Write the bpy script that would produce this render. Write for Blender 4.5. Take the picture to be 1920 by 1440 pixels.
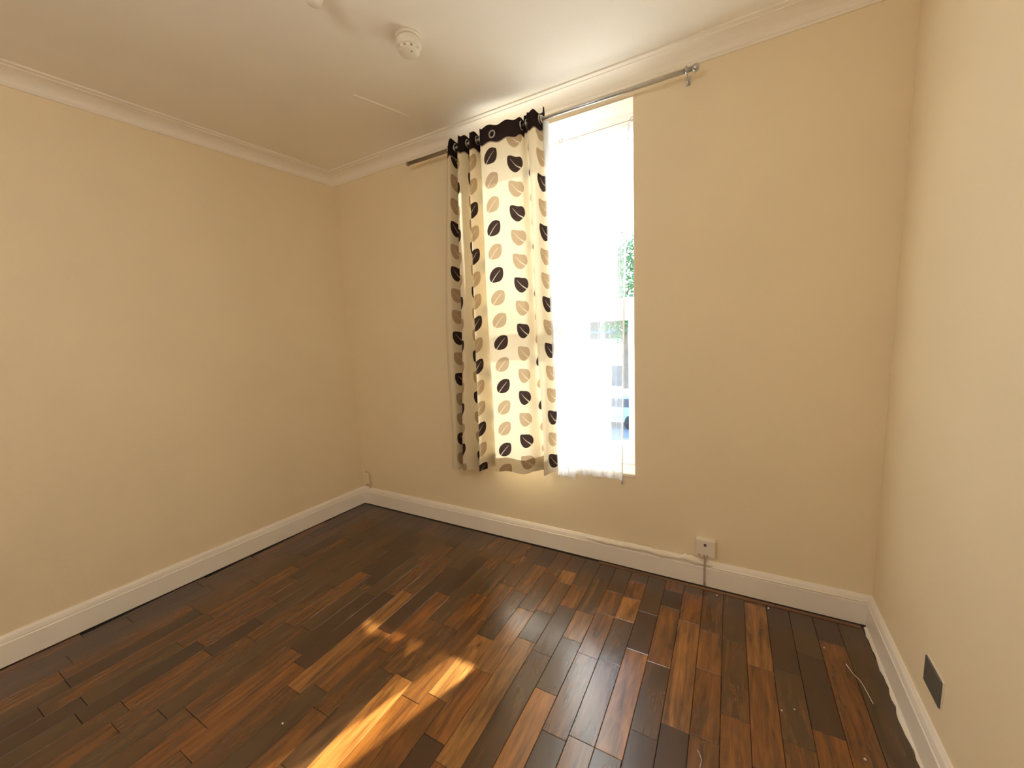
import bpy, math, random
from mathutils import Vector, Matrix
R = random.Random(7)
S = bpy.context.scene
C = S.collection
for o in list(bpy.data.objects):
    bpy.data.objects.remove(o)

# ------------------------------------------------------------------ camera
YAW, PITCH, ROLL, FPX, EYE = -0.5105, -0.1323, -0.0475, 732.58, 1.3182
cd = bpy.data.cameras.new('camera'); cam = bpy.data.objects.new('camera', cd); C.objects.link(cam)
cd.sensor_width = 36.0; cd.sensor_fit = 'HORIZONTAL'; cd.lens = 36.0*FPX/1920.0
cd.clip_start = 0.02; cd.clip_end = 500
fw = Vector((math.sin(YAW), math.cos(YAW), 0)); rt = Vector((math.cos(YAW), -math.sin(YAW), 0)); up = Vector((0, 0, 1))
f2 = fw*math.cos(PITCH)+up*math.sin(PITCH); u2 = up*math.cos(PITCH)-fw*math.sin(PITCH)
r3 = rt*math.cos(ROLL)+u2*math.sin(ROLL); u3 = u2*math.cos(ROLL)-rt*math.sin(ROLL)
m = Matrix((r3, u3, -f2)).transposed().to_4x4(); m.translation = (0, 0, EYE)
cam.matrix_world = m
S.camera = cam

# ------------------------------------------------------------------ light and exposure
SUN_ELEV = math.radians(30.1)
SUN_SLOPE = 0.33                       # sideways travel of the sunlight for each metre into the room
sun_dir = Vector((SUN_SLOPE, 1.0, 0)).normalized()*math.cos(SUN_ELEV)+Vector((0, 0, math.sin(SUN_ELEV)))
W = bpy.data.worlds.new('sky'); S.world = W; W.use_nodes = True
nt = W.node_tree; nt.nodes.clear()
sky = nt.nodes.new('ShaderNodeTexSky'); sky.sky_type = 'NISHITA'; sky.sun_disc = False
sky.sun_elevation = SUN_ELEV; sky.sun_rotation = math.atan2(sun_dir.x, sun_dir.y)
sky.air_density = 1.1; sky.dust_density = 0.7
bg = nt.nodes.new('ShaderNodeBackground'); bg.inputs[1].default_value = 1.45
wo = nt.nodes.new('ShaderNodeOutputWorld')
nt.links.new(sky.outputs[0], bg.inputs[0]); nt.links.new(bg.outputs[0], wo.inputs[0])
sl = bpy.data.lights.new('sun', 'SUN'); sl.energy = 40.0; sl.color = (1.0, 0.95, 0.87); sl.angle = math.radians(0.9)
so = bpy.data.objects.new('sun', sl); C.objects.link(so)
so.rotation_euler = sun_dir.to_track_quat('Z', 'Y').to_euler(); so.location = (1, 8, 6)
pl = bpy.data.lights.new('window_portal', 'AREA'); pl.shape = 'RECTANGLE'; pl.size = 0.94; pl.size_y = 1.9
pl.cycles.is_portal = True
po = bpy.data.objects.new('window_portal', pl); C.objects.link(po)
po.location = (-0.87, 2.30, 1.47); po.rotation_euler = (math.radians(-90), 0, 0)
S.view_settings.view_transform = 'Standard'; S.view_settings.look = 'None'
S.view_settings.gamma = 1.0; S.view_settings.use_curve_mapping = False
S.view_settings.exposure = 0.20
cy = S.cycles
cy.max_bounces = 14; cy.diffuse_bounces = 8; cy.glossy_bounces = 4; cy.transmission_bounces = 8; cy.transparent_max_bounces = 16
cy.sample_clamp_indirect = 6.0
cy.use_denoising = True

# ------------------------------------------------------------------ helpers
def link(o, parent=None):
    C.objects.link(o)
    if parent is not None:
        o.parent = parent
    return o

def mesh_obj(name, verts, faces, mat, parent=None, smooth=False):
    me = bpy.data.meshes.new(name); me.from_pydata([tuple(v) for v in verts], [], faces)
    if mat: me.materials.append(mat)
    if smooth:
        me.polygons.foreach_set('use_smooth', [True]*len(me.polygons))
    me.validate(); me.update()
    o = bpy.data.objects.new(name, me)
    return link(o, parent)

def tag(o, label=None, cat=None, group=None, kind=None):
    if label: o['label'] = label
    if cat: o['category'] = cat
    if group: o['group'] = group
    if kind: o['kind'] = kind
    return o

def empty(name, loc=(0, 0, 0)):
    o = bpy.data.objects.new(name, None); o.empty_display_size = 0.05; C.objects.link(o); o.location = loc
    return o

class MB:
    """collects shapes, links them as one mesh"""
    def __init__(s): s.v = []; s.f = []
    def add(s, v, f):
        n = len(s.v); s.v += [tuple(a) for a in v]; s.f += [tuple(i+n for i in q) for q in f]
        return s
    def box(s, a, b, bev=0.0):
        x0, y0, z0 = a; x1, y1, z1 = b
        if bev <= 0:
            v = [(x, y, z) for z in (z0, z1) for x, y in ((x0, y0), (x1, y0), (x1, y1), (x0, y1))]
            f = [(0, 3, 2, 1), (4, 5, 6, 7), (0, 1, 5, 4), (1, 2, 6, 5), (2, 3, 7, 6), (3, 0, 4, 7)]
            return s.add(v, f)
        e = bev; v = []; idx = {}
        for ix in (0, 1):
            for iy in (0, 1):
                for iz in (0, 1):
                    X, Y, Z = (x0, x1)[ix], (y0, y1)[iy], (z0, z1)[iz]
                    sx, sy, sz = (e, -e)[ix], (e, -e)[iy], (e, -e)[iz]
                    for ax, p in enumerate(((X, Y+sy, Z+sz), (X+sx, Y, Z+sz), (X+sx, Y+sy, Z))):
                        idx[ix, iy, iz, ax] = len(v); v.append(p)
        f = []
        for i in (0, 1):
            f.append([idx[i, a, b, 0] for a, b in ((0, 0), (1, 0), (1, 1), (0, 1))])
            f.append([idx[a, i, b, 1] for a, b in ((0, 0), (0, 1), (1, 1), (1, 0))])
            f.append([idx[a, b, i, 2] for a, b in ((0, 0), (1, 0), (1, 1), (0, 1))])
        for i in (0, 1):
            for j in (0, 1):
                f.append([idx[0, i, j, 1], idx[1, i, j, 1], idx[1, i, j, 2], idx[0, i, j, 2]])
                f.append([idx[i, 0, j, 0], idx[i, 1, j, 0], idx[i, 1, j, 2], idx[i, 0, j, 2]])
                f.append([idx[i, j, 0, 0], idx[i, j, 1, 0], idx[i, j, 1, 1], idx[i, j, 0, 1]])
                for k in (0, 1):
                    f.append([idx[i, j, k, 0], idx[i, j, k, 1], idx[i, j, k, 2]])
        f = [tuple(q) for q in {tuple(sorted(q)): q for q in f}.values()]
        ctr = Vector(((x0+x1)/2, (y0+y1)/2, (z0+z1)/2)); out = []
        for q in f:
            p = [Vector(v[i]) for i in q]; n = (p[1]-p[0]).cross(p[2]-p[0])
            out.append(q if n.dot(sum(p, Vector())/len(p)-ctr) > 0 else q[::-1])
        return s.add(v, out)
    def tube(s, pts, r, n=8, cap=True):
        pts = [Vector(p) for p in pts]; rr = r if isinstance(r, (list, tuple)) else [r]*len(pts)
        v = []; f = []; ref = None
        for i, p in enumerate(pts):
            t = (pts[min(i+1, len(pts)-1)]-pts[max(i-1, 0)]).normalized()
            if ref is None: ref = Vector((0, 0, 1)) if abs(t.z) < .9 else Vector((1, 0, 0))
            a = t.cross(ref).normalized(); ref = a.cross(t).normalized()
            for k in range(n):
                w = 2*math.pi*k/n; v.append(p+(a*math.cos(w)+ref*math.sin(w))*rr[i])
        for i in range(len(pts)-1):
            for k in range(n):
                k2 = (k+1) % n; f.append((i*n+k, i*n+k2, (i+1)*n+k2, (i+1)*n+k))
        if cap:
            f.append(tuple(range(n))[::-1]); f.append(tuple((len(pts)-1)*n+k for k in range(n)))
        return s.add(v, f)
    def lathe(s, c, prof, n=32, axis='z'):
        v = []; f = []
        for r, h in prof:
            for k in range(n):
                w = 2*math.pi*k/n; a, b = r*math.cos(w), r*math.sin(w)
                v.append((c[0]+a, c[1]+b, c[2]+h) if axis == 'z' else ((c[0]+a, c[1]+h, c[2]+b) if axis == 'y' else (c[0]+h, c[1]+a, c[2]+b)))
        for i in range(len(prof)-1):
            for k in range(n):
                k2 = (k+1) % n; f.append((i*n+k, i*n+k2, (i+1)*n+k2, (i+1)*n+k))
        f.append(tuple(range(n))[::-1]); f.append(tuple((len(prof)-1)*n+k for k in range(n)))
        return s.add(v, f)
    def torus(s, c, R1, r, axis='y', n=20, k=8):
        v = []; f = []
        for i in range(n):
            a = 2*math.pi*i/n
            for j in range(k):
                b = 2*math.pi*j/k; q = R1+r*math.cos(b); h = r*math.sin(b)
                p = {'y': (q*math.cos(a), h, q*math.sin(a)), 'x': (h, q*math.cos(a), q*math.sin(a)), 'z': (q*math.cos(a), q*math.sin(a), h)}[axis]
                v.append((c[0]+p[0], c[1]+p[1], c[2]+p[2]))
        for i in range(n):
            for j in range(k):
                f.append((i*k+j, ((i+1) % n)*k+j, ((i+1) % n)*k+(j+1) % k, i*k+(j+1) % k))
        return s.add(v, f)
    def build(s, name, mat, parent=None, smooth=False):
        return mesh_obj(name, s.v, s.f, mat, parent, smooth)

# ------------------------------------------------------------------ materials
def new_mat(name):
    m = bpy.data.materials.new(name); m.use_nodes = True
    n = m.node_tree; n.nodes.clear()
    out = n.nodes.new('ShaderNodeOutputMaterial')
    return m, n, out

def ramp(n, fac, stops):
    r = n.nodes.new('ShaderNodeValToRGB'); e = r.color_ramp.elements
    while len(e) < len(stops): e.new(0.5)
    for i, (p, c) in enumerate(stops):
        e[i].position = p; e[i].color = (*c, 1) if len(c) == 3 else c
    n.links.new(fac, r.inputs[0]); return r

def noise(n, vec, scale, detail=3, rough=.5, dist=0):
    t = n.nodes.new('ShaderNodeTexNoise'); t.inputs['Scale'].default_value = scale
    t.inputs['Detail'].default_value = detail; t.inputs['Roughness'].default_value = rough; t.inputs['Distortion'].default_value = dist
    if vec is not None: n.links.new(vec, t.inputs['Vector'])
    return t

def mapping(n, vec, scale=(1, 1, 1)):
    mp = n.nodes.new('ShaderNodeMapping'); mp.inputs['Scale'].default_value = scale
    n.links.new(vec, mp.inputs['Vector']); return mp

def paint(name, col, rough=.6, var=.04, bump=.15, bscale=90, spec=.4):
    """painted or moulded surface with faint mottling and relief"""
    m, n, out = new_mat(name)
    g = n.nodes.new('ShaderNodeNewGeometry'); b = n.nodes.new('ShaderNodeBsdfPrincipled')
    t = noise(n, g.outputs['Position'], 2.3, 4)
    r = ramp(n, t.outputs[0], [(.3, [c*(1-var) for c in col]), (.7, [min(1, c*(1+var)) for c in col])])
    n.links.new(r.outputs[0], b.inputs['Base Color'])
    b.inputs['Roughness'].default_value = rough; b.inputs['Specular IOR Level'].default_value = spec
    t2 = noise(n, g.outputs['Position'], bscale, 3)
    bp = n.nodes.new('ShaderNodeBump'); bp.inputs['Strength'].default_value = bump; bp.inputs['Distance'].default_value = .002
    n.links.new(t2.outputs[0], bp.inputs['Height']); n.links.new(bp.outputs[0], b.inputs['Normal'])
    n.links.new(b.outputs[0], out.inputs[0]); return m

def metal(name, col, rough):
    m, n, out = new_mat(name); b = n.nodes.new('ShaderNodeBsdfPrincipled')
    g = n.nodes.new('ShaderNodeNewGeometry'); t = noise(n, g.outputs['Position'], 60, 3)
    r = ramp(n, t.outputs[0], [(.2, [c*.88 for c in col]), (.8, col)])
    n.links.new(r.outputs[0], b.inputs['Base Color']); b.inputs['Metallic'].default_value = 1; b.inputs['Roughness'].default_value = rough
    n.links.new(b.outputs[0], out.inputs[0]); return m

M = {}
M['wall'] = paint('magnolia_wall_paint', (.83, .71, .505), .75, .02, .25, 70, .25)
M['ceiling'] = paint('ceiling_paint', (.88, .83, .74), .85, .02, .2, 60, .2)
M['cornice'] = paint('cornice_paint', (.88, .82, .72), .7, .02, .1, 60, .3)
M['gloss'] = paint('cream_gloss_paint', (.86, .80, .72), .38, .05, .25, 40)
M['filler'] = paint('pale_filler', (.84, .77, .64), .7, .06, .5, 120)
M['upvc'] = paint('white_window_plastic', (.85, .87, .9), .3, .01, .03, 30)
M['plastic'] = paint('white_plastic', (.78, .72, .61), .4, .02, .03, 30)
M['sill'] = paint('sill_paint', (.84, .74, .62), .4, .03, .1, 50)
M['dark'] = paint('dark_gap', (.02, .012, .008), .9, .2, .2, 50)
M['slot'] = paint('dark_slot', (.10, .08, .06), .8, .1, .1, 50)
M['cable_shade'] = paint('shadow_toned_cable', (.60, .47, .31), .7, .05, .05, 50)  # painted-over cable, browned to draw the shadow edge round the box
M['cable'] = paint('grey_cable', (.42, .37, .30), .6, .05, .05, 50)
M['nickel'] = paint('dark_grey_plate', (.115, .108, .095), .4, .05, .05, 80)
M['steel'] = metal('brushed_steel', (.55, .55, .55), .3)
M['rod'] = metal('bronze_rod', (.34, .30, .25), .35)
M['subfloor'] = paint('dark_underlay', (.03, .02, .012), .9, .2, .3, 40)
M['bead'] = paint('brown_bead', (.20, .10, .045), .45, .25, .2, 60)
M['render'] = paint('pale_house_wall', (.62, .60, .56), .9, .08, .5, 6)
M['roof'] = paint('grey_slate', (.19, .21, .26), .8, .2, .5, 8)
M['tarmac'] = paint('tarmac', (.22, .22, .24), .9, .1, .4, 20)
M['paving'] = paint('pale_paving', (.52, .50, .46), .9, .1, .4, 10)
M['foliage'] = paint('tree_leaves', (.10, .22, .10), .7, .4, .6, 6)
M['bark'] = paint('tree_bark', (.16, .12, .09), .9, .2, .8, 10)
M['car'] = paint('blue_car_paint', (.22, .38, .58), .25, .02, 0, 10)
M['van'] = paint('white_van_paint', (.75, .76, .78), .3, .02, 0, 10)
M['tyre'] = paint('tyre_rubber', (.03, .03, .03), .8, .1, .1, 20)
M['darkglass'] = paint('dark_window_glass', (.05, .06, .08), .08, .05, 0, 5)

def glass():
    m, n, out = new_mat('clear_pane')
    t = n.nodes.new('ShaderNodeBsdfTransparent'); t.inputs[0].default_value = (.95, .98, .98, 1)
    g = n.nodes.new('ShaderNodeBsdfGlossy'); g.inputs['Roughness'].default_value = .02
    fr = n.nodes.new('ShaderNodeFresnel'); fr.inputs[0].default_value = 1.45
    mx = n.nodes.new('ShaderNodeMixShader')
    n.links.new(fr.outputs[0], mx.inputs[0]); n.links.new(t.outputs[0], mx.inputs[1]); n.links.new(g.outputs[0], mx.inputs[2])
    n.links.new(mx.outputs[0], out.inputs[0]); return m
M['glass'] = glass()

def wood_floor():
    m, n, out = new_mat('laminate_strips'); L = n.links.new
    b = n.nodes.new('ShaderNodeBsdfPrincipled')
    at = n.nodes.new('ShaderNodeAttribute'); at.attribute_name = 'tone'
    g = n.nodes.new('ShaderNodeNewGeometry')
    sc = n.nodes.new('ShaderNodeVectorMath'); sc.operation = 'SCALE'; sc.inputs[0].default_value = (37.0, 91.0, 13.0)
    L(at.outputs['Alpha'], sc.inputs['Scale'])
    ad = n.nodes.new('ShaderNodeVectorMath'); ad.operation = 'ADD'
    L(g.outputs['Position'], ad.inputs[0]); L(sc.outputs[0], ad.inputs[1])
    mp = mapping(n, ad.outputs[0], (14, 1.6, 1))
    t1 = noise(n, mp.outputs[0], 2.6, 5, .58, .5)
    mp2 = mapping(n, ad.outputs[0], (95, 4, 1)); t2 = noise(n, mp2.outputs[0], 3.0, 3, .6, .3)
    mp3 = mapping(n, ad.outputs[0], (7, 1.3, 1)); t3 = noise(n, mp3.outputs[0], 1.3, 1.5, .4, .6)
    # wide figure: bands of a distorted noise, like flat-sawn grain
    mm = n.nodes.new('ShaderNodeMath'); mm.operation = 'MULTIPLY'; mm.inputs[1].default_value = 34; L(t3.outputs[0], mm.inputs[0])
    sn = n.nodes.new('ShaderNodeMath'); sn.operation = 'SINE'; L(mm.outputs[0], sn.inputs[0])
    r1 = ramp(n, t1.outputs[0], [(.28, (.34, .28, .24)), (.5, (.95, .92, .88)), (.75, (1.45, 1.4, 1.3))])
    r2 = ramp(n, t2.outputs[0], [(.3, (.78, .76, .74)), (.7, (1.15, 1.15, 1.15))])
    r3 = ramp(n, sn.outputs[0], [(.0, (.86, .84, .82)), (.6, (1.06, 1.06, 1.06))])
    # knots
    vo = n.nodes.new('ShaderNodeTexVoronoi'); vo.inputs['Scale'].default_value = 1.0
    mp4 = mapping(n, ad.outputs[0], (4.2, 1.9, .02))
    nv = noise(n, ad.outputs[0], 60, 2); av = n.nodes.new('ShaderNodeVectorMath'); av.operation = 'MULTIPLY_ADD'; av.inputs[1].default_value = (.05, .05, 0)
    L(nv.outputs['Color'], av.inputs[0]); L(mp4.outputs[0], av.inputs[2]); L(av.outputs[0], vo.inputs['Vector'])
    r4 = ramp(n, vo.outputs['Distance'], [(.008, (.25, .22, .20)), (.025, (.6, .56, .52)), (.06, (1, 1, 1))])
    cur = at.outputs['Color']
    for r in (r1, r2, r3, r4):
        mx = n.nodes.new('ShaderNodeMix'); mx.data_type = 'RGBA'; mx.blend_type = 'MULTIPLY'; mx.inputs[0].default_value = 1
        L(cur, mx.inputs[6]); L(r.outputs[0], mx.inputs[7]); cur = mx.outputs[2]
    L(cur, b.inputs['Base Color'])
    dirt = noise(n, g.outputs['Position'], 1.6, 0, .4)
    rr = n.nodes.new('ShaderNodeMapRange'); rr.inputs[1].default_value = .3; rr.inputs[2].default_value = .7
    rr.inputs[3].default_value = .215; rr.inputs[4].default_value = .245; L(dirt.outputs[0], rr.inputs[0]); L(rr.outputs[0], b.inputs['Roughness'])
    b.inputs['Specular IOR Level'].default_value = 1.0; b.inputs['IOR'].default_value = 1.58
    bp = n.nodes.new('ShaderNodeBump'); bp.inputs['Strength'].default_value = .12; bp.inputs['Distance'].default_value = .001
    L(t2.outputs[0], bp.inputs['Height']); L(bp.outputs[0], b.inputs['Normal'])
    L(b.outputs[0], out.inputs[0]); return m
M['wood'] = wood_floor()

def math_node(n, op, a, b=None, c=None):
    k = n.nodes.new('ShaderNodeMath'); k.operation = op
    for i, x in enumerate((a, b, c)):
        if x is None: continue
        if isinstance(x, (int, float)): k.inputs[i].default_value = x
        else: n.links.new(x, k.inputs[i])
    return k.outputs[0]

def curtain_mat():
    """cream cloth printed with rows of pointed leaves, dark band at the top; UV is in metres"""
    m, n, out = new_mat('leaf_print_cloth'); L = n.links.new; F = lambda *a: math_node(n, *a)
    uv = n.nodes.new('ShaderNodeUVMap'); uv.uv_map = 'UVMap'
    sp = n.nodes.new('ShaderNodeSeparateXYZ'); L(uv.outputs[0], sp.inputs[0])
    u, v = sp.outputs[0], sp.outputs[1]
    PU, PV = 0.132, 0.127
    cu = F('DIVIDE', F('ADD', u, .06), PU); ci = F('FLOOR', cu)
    stag = F('MULTIPLY', F('FLOORED_MODULO', ci, 2.0), .5)
    rv = F('ADD', F('ADD', F('DIVIDE', v, PV), .28), stag); ri = F('FLOOR', rv)
    x = F('MULTIPLY', F('SUBTRACT', F('SUBTRACT', cu, ci), .5), PU)
    y = F('MULTIPLY', F('SUBTRACT', F('SUBTRACT', rv, ri), .5), PV)
    # lean left or right by column
    sg = F('SUBTRACT', F('MULTIPLY', F('FLOORED_MODULO', ci, 2.0), -2.0), -1.0)
    x = F('MULTIPLY', x, sg); y = F('MULTIPLY', y, -1.0)
    a = math.radians(48)
    p = F('ADD', F('MULTIPLY', x, math.cos(a)), F('MULTIPLY', y, math.sin(a)))
    q = F('SUBTRACT', F('MULTIPLY', y, math.cos(a)), F('MULTIPLY', x, math.sin(a)))
    Lh = 0.049
    t = F('DIVIDE', F('ADD', p, Lh), 2*Lh)
    tc = F('MINIMUM', F('MAXIMUM', t, 0.0), 1.0)
    w = F('MULTIPLY', F('MULTIPLY', F('POWER', tc, .55), F('POWER', F('SUBTRACT', 1.0, tc), .8)), .094)
    inside = F('GREATER_THAN', F('SUBTRACT', w, F('ABSOLUTE', q)), 0.0)
    rib = F('LESS_THAN', F('ABSOLUTE', q), F('MULTIPLY', F('SUBTRACT', 1.0, tc), .0026))
    rib = F('MULTIPLY', rib, F('GREATER_THAN', F('SUBTRACT', .80, tc), 0.0))
    leaf = F('MULTIPLY', inside, F('SUBTRACT', 1.0, F('MULTIPLY', rib, .75)))
    # dark, tan, tan, dark, tan ... down each column
    k = F('FLOORED_MODULO', F('ADD', F('ADD', ri, 2.0), F('MULTIPLY', ci, 2.0)), 5.0)
    d1 = F('LESS_THAN', F('ABSOLUTE', k), .5); d2 = F('LESS_THAN', F('ABSOLUTE', F('SUBTRACT', k, 3.0)), .5)
    isd = F('MAXIMUM', d1, d2)
    tan_dark = n.nodes.new('ShaderNodeMix'); tan_dark.data_type = 'RGBA'; L(isd, tan_dark.inputs[0])
    tan_dark.inputs[6].default_value = (.42, .31, .19, 1); tan_dark.inputs[7].default_value = (.045, .028, .024, 1)
    wv = noise(n, mapping(n, uv.outputs[0], (1, 1, 1)).outputs[0], 340, 2)
    cl = ramp(n, wv.outputs[0], [(.3, (.70, .61, .44)), (.7, (.77, .69, .52))])
    c1 = n.nodes.new('ShaderNodeMix'); c1.data_type = 'RGBA'; L(leaf, c1.inputs[0]); L(cl.outputs[0], c1.inputs[6]); L(tan_dark.outputs[2], c1.inputs[7])
    band = F('LESS_THAN', v, .085); piping = F('MULTIPLY', F('GREATER_THAN', v, .085), F('LESS_THAN', v, .091))
    c2 = n.nodes.new('ShaderNodeMix'); c2.data_type = 'RGBA'; L(band, c2.inputs[0]); L(c1.outputs[2], c2.inputs[6]); c2.inputs[7].default_value = (.028, .018, .017, 1)
    c3 = n.nodes.new('ShaderNodeMix'); c3.data_type = 'RGBA'; L(piping, c3.inputs[0]); L(c2.outputs[2], c3.inputs[6]); c3.inputs[7].default_value = (.35, .28, .2, 1)
    df = n.nodes.new('ShaderNodeBsdfDiffuse'); tr = n.nodes.new('ShaderNodeBsdfTranslucent')
    L(c3.outputs[2], df.inputs[0]); L(c3.outputs[2], tr.inputs[0])
    mx = n.nodes.new('ShaderNodeMixShader'); mx.inputs[0].default_value = .15
    L(df.outputs[0], mx.inputs[1]); L(tr.outputs[0], mx.inputs[2]); L(mx.outputs[0], out.inputs[0]); return m
M['curtain'] = curtain_mat()

def net_mat(name, lo, hi):
    """sheer woven net: part of the light goes straight through, the rest is scattered by the threads"""
    m, n, out = new_mat(name); L = n.links.new
    uv = n.nodes.new('ShaderNodeUVMap'); uv.uv_map = 'UVMap'
    t = noise(n, mapping(n, uv.outputs[0], (60, 1.2, 1)).outputs[0], 1.5, 4)
    mr = n.nodes.new('ShaderNodeMapRange'); mr.inputs[1].default_value = .3; mr.inputs[2].default_value = .7
    mr.inputs[3].default_value = lo; mr.inputs[4].default_value = hi; L(t.outputs[0], mr.inputs[0])
    tp = n.nodes.new('ShaderNodeBsdfTransparent')
    df = n.nodes.new('ShaderNodeBsdfDiffuse'); df.inputs[0].default_value = (.9, .9, .9, 1)
    tl = n.nodes.new('ShaderNodeBsdfTranslucent'); tl.inputs[0].default_value = (.9, .9, .9, 1)
    a = n.nodes.new('ShaderNodeMixShader'); a.inputs[0].default_value = .5; L(df.outputs[0], a.inputs[1]); L(tl.outputs[0], a.inputs[2])
    b = n.nodes.new('ShaderNodeMixShader'); L(mr.outputs[0], b.inputs[0]); L(a.outputs[0], b.inputs[1]); L(tp.outputs[0], b.inputs[2])
    L(b.outputs[0], out.inputs[0]); return m
M['net'] = net_mat('sheer_net', .16, .34)
M['net_fine'] = net_mat('taut_sheer_net', .68, .85)
M['net_thick'] = net_mat('gathered_net', .10, .22)
M['net_hem'] = net_mat('net_hem', .05, .15)

# ------------------------------------------------------------------ room shell
H = 2.5; DB = 2.0518; YF = -1.35
LX = lambda y: -2.5715-.0665*(DB-y)
RX = lambda y: .5558-.0246*(DB-y)
corners = [Vector((LX(YF), YF)), Vector((LX(DB), DB)), Vector((RX(DB), DB)), Vector((RX(YF), YF))]   # front-left, back-left, back-right, front-right

def inset(i, d):
    """corner i of the room moved in by d from both of its walls"""
    p = corners[i]; a = (p-corners[i-1]).normalized(); b = (corners[(i+1) % 4]-p).normalized()
    na = Vector((a.y, -a.x)); nb = Vector((b.y, -b.x))
    det = na.x*nb.y-na.y*nb.x
    ra = na.dot(p)+d; rb = nb.dot(p)+d
    return Vector(((ra*nb.y-rb*na.y)/det, (na.x*rb-nb.x*ra)/det))

def run(i, prof, name, mat, parent=None):
    """moulding with profile (distance from wall, height) along the wall from corner i to i+1"""
    A = [inset(i, d) for d, z in prof]; B = [inset((i+1) % 4, d) for d, z in prof]; k = len(prof)
    v = [(a.x, a.y, z) for a, (d, z) in zip(A, prof)]+[(b.x, b.y, z) for b, (d, z) in zip(B, prof)]
    f = [(j, j+1, k+j+1, k+j) for j in range(k-1)]+[(k-1, 0, k, 2*k-1)]
    return mesh_obj(name, v, f, mat, parent)

def wall_slab(name, a, b, t, label):
    d = (b-a).normalized(); nrm = Vector((-d.y, d.x))      # outward
    p = [a, b, b+nrm*t, a+nrm*t]
    v = [(q.x, q.y, 0) for q in p]+[(q.x, q.y, H) for q in p]
    o = mesh_obj(name, v, [(0, 1, 5, 4), (1, 2, 6, 5), (2, 3, 7, 6), (3, 0, 4, 7), (4, 5, 6, 7), (3, 2, 1, 0)], M['wall'])
    return tag(o, label, 'wall', kind='structure')

wall_slab('wall_left', corners[0], corners[1], .15, 'long pale peach wall on the left of the room')
wall_slab('wall_right', corners[2], corners[3], .15, 'bright pale peach wall on the right with a dark metal plate')
wall_slab('wall_front', corners[3], corners[0], .15, 'plain pale peach wall behind the camera')

# back wall with the window opening
WX0, WX1, WZ0, WZ1, WT = -1.33, -.4195, .535, 2.3955, .30
b = MB(); x0, x1 = LX(DB)-.15, RX(DB)+.15
b.box((x0, DB, 0), (WX0, DB+WT, H)); b.box((WX1, DB, 0), (x1, DB+WT, H))
b.box((WX0, DB, 0), (WX1, DB+WT, WZ0-.02)); b.box((WX0, DB, WZ1), (WX1, DB+WT, H))
wb = b.build('wall_back', M['wall']); tag(wb, 'pale peach wall with the tall window opening in it', 'wall', kind='structure')

floor = MB().box((LX(YF)-.2, YF-.2, -.12), (RX(DB)+.2, DB+.05, -.012)).build('floor', M['subfloor'])
tag(floor, 'dark brown wood strip floor with a glossy finish', 'floor', kind='structure')
ceil = MB().box((LX(YF)-.2, YF-.2, H), (RX(DB)+.2, DB+.3, H+.12)).build('ceiling', M['ceiling'])
tag(ceil, 'white painted ceiling with a raised seam near the window wall', 'ceiling', kind='structure')
# raised tape seam in the ceiling plaster
p0, p1 = Vector((-1.63, 1.47, H)), Vector((-1.545, 1.755, H)); dd = (p1-p0); nn = Vector((dd.y, -dd.x, 0)).normalized()
v = []; f = []
for i in range(9):
    t = i/8; c = p0+dd*t; w = .010*(1-abs(2*t-1)**3*.6); hh = .0035
    v += [c-nn*w+Vector((0, 0, .001)), c-nn*w*.3-Vector((0, 0, hh)), c+nn*w*.3-Vector((0, 0, hh)), c+nn*w+Vector((0, 0, .001))]
for i in range(8):
    for j in range(3): f.append((i*4+j, i*4+j+1, i*4+j+5, i*4+j+4))
mesh_obj('plaster_seam', v, f, M['ceiling'], ceil)

# cornices
cp = [(-.004, H-.066), (.006, H-.066), (.010, H-.060), (.010, H-.056)]
for i in range(9):
    a = math.pi/2*i/8
    cp.append((.012+.062*(1-math.cos(a)), H-.056+.044*math.sin(a)))
cp += [(.076, H-.0085), (.0945, H-.0065), (.0945, H+.002), (-.004, H+.002)]
for n_, (i, nm, side) in enumerate(((0, 'trim_1', 'left'), (1, 'trim_2', 'window'), (2, 'trim_3', 'right'), (3, 'trim_4', 'front'))):
    o = run(i, cp, nm, M['cornice']); tag(o, 'white coved cornice along the top of the %s wall' % side, 'cornice', kind='structure')

# baseboards
SK = .1358; T = .018
bp_ = [(-.003, .004), (T, .004), (T, SK-.036), (T-.003, SK-.032), (T-.003, SK-.026), (T-.0065, SK-.012), (T-.011, SK-.004), (T-.013, SK), (-.003, SK)]
bases = {}
for i, side in enumerate(('left', 'back', 'right', 'front')):
    o = run(i, bp_, 'baseboard_'+side, M['gloss']); bases[side] = o
    tag(o, 'cream painted moulded baseboard at the foot of the %s wall' % side, 'baseboard', kind='structure')

# lumpy filler along the top of the back baseboard
def lumpy(xa, xb, zc, wid, thick, seed, name, parent, mat=M['filler'], y=DB-T):
    rr = random.Random(seed); n_ = max(8, int((xb-xa)/.012)); v = []; f = []
    a = b_ = 0
    for i in range(n_+1):
        t = i/n_; x = xa+(xb-xa)*t; a = a*.75+rr.uniform(-1, 1)*.5; b_ = b_*.7+rr.uniform(-1, 1)*.5
        e = min(1, 6*t, 6*(1-t))
        w = wid*(.55+.35*a*e)*e+.0015; th = thick*(.7+.3*b_)*e+.0006
        z = zc+wid*.35*b_
        v += [(x, y+.012, z+w), (x, y-th, z+w*.4), (x, y-th, z-w*.4), (x, y+.0005, z-w)]
    for i in range(n_):
        for j in range(3): f.append((i*4+j, i*4+j+4, i*4+j+5, i*4+j+1))
    return mesh_obj(name, v, f, mat, parent, True)
lumpy(-1.1, -.62, SK-.034, .005, .002, 1, 'filler_ridge', bases['back'])
lumpy(-.70, -.17, SK-.012, .019, .008, 2, 'filler_ridge', bases['back'])
lumpy(-.20, -.045, SK-.010, .024, .009, 5, 'filler_ridge', bases['back'])
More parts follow.
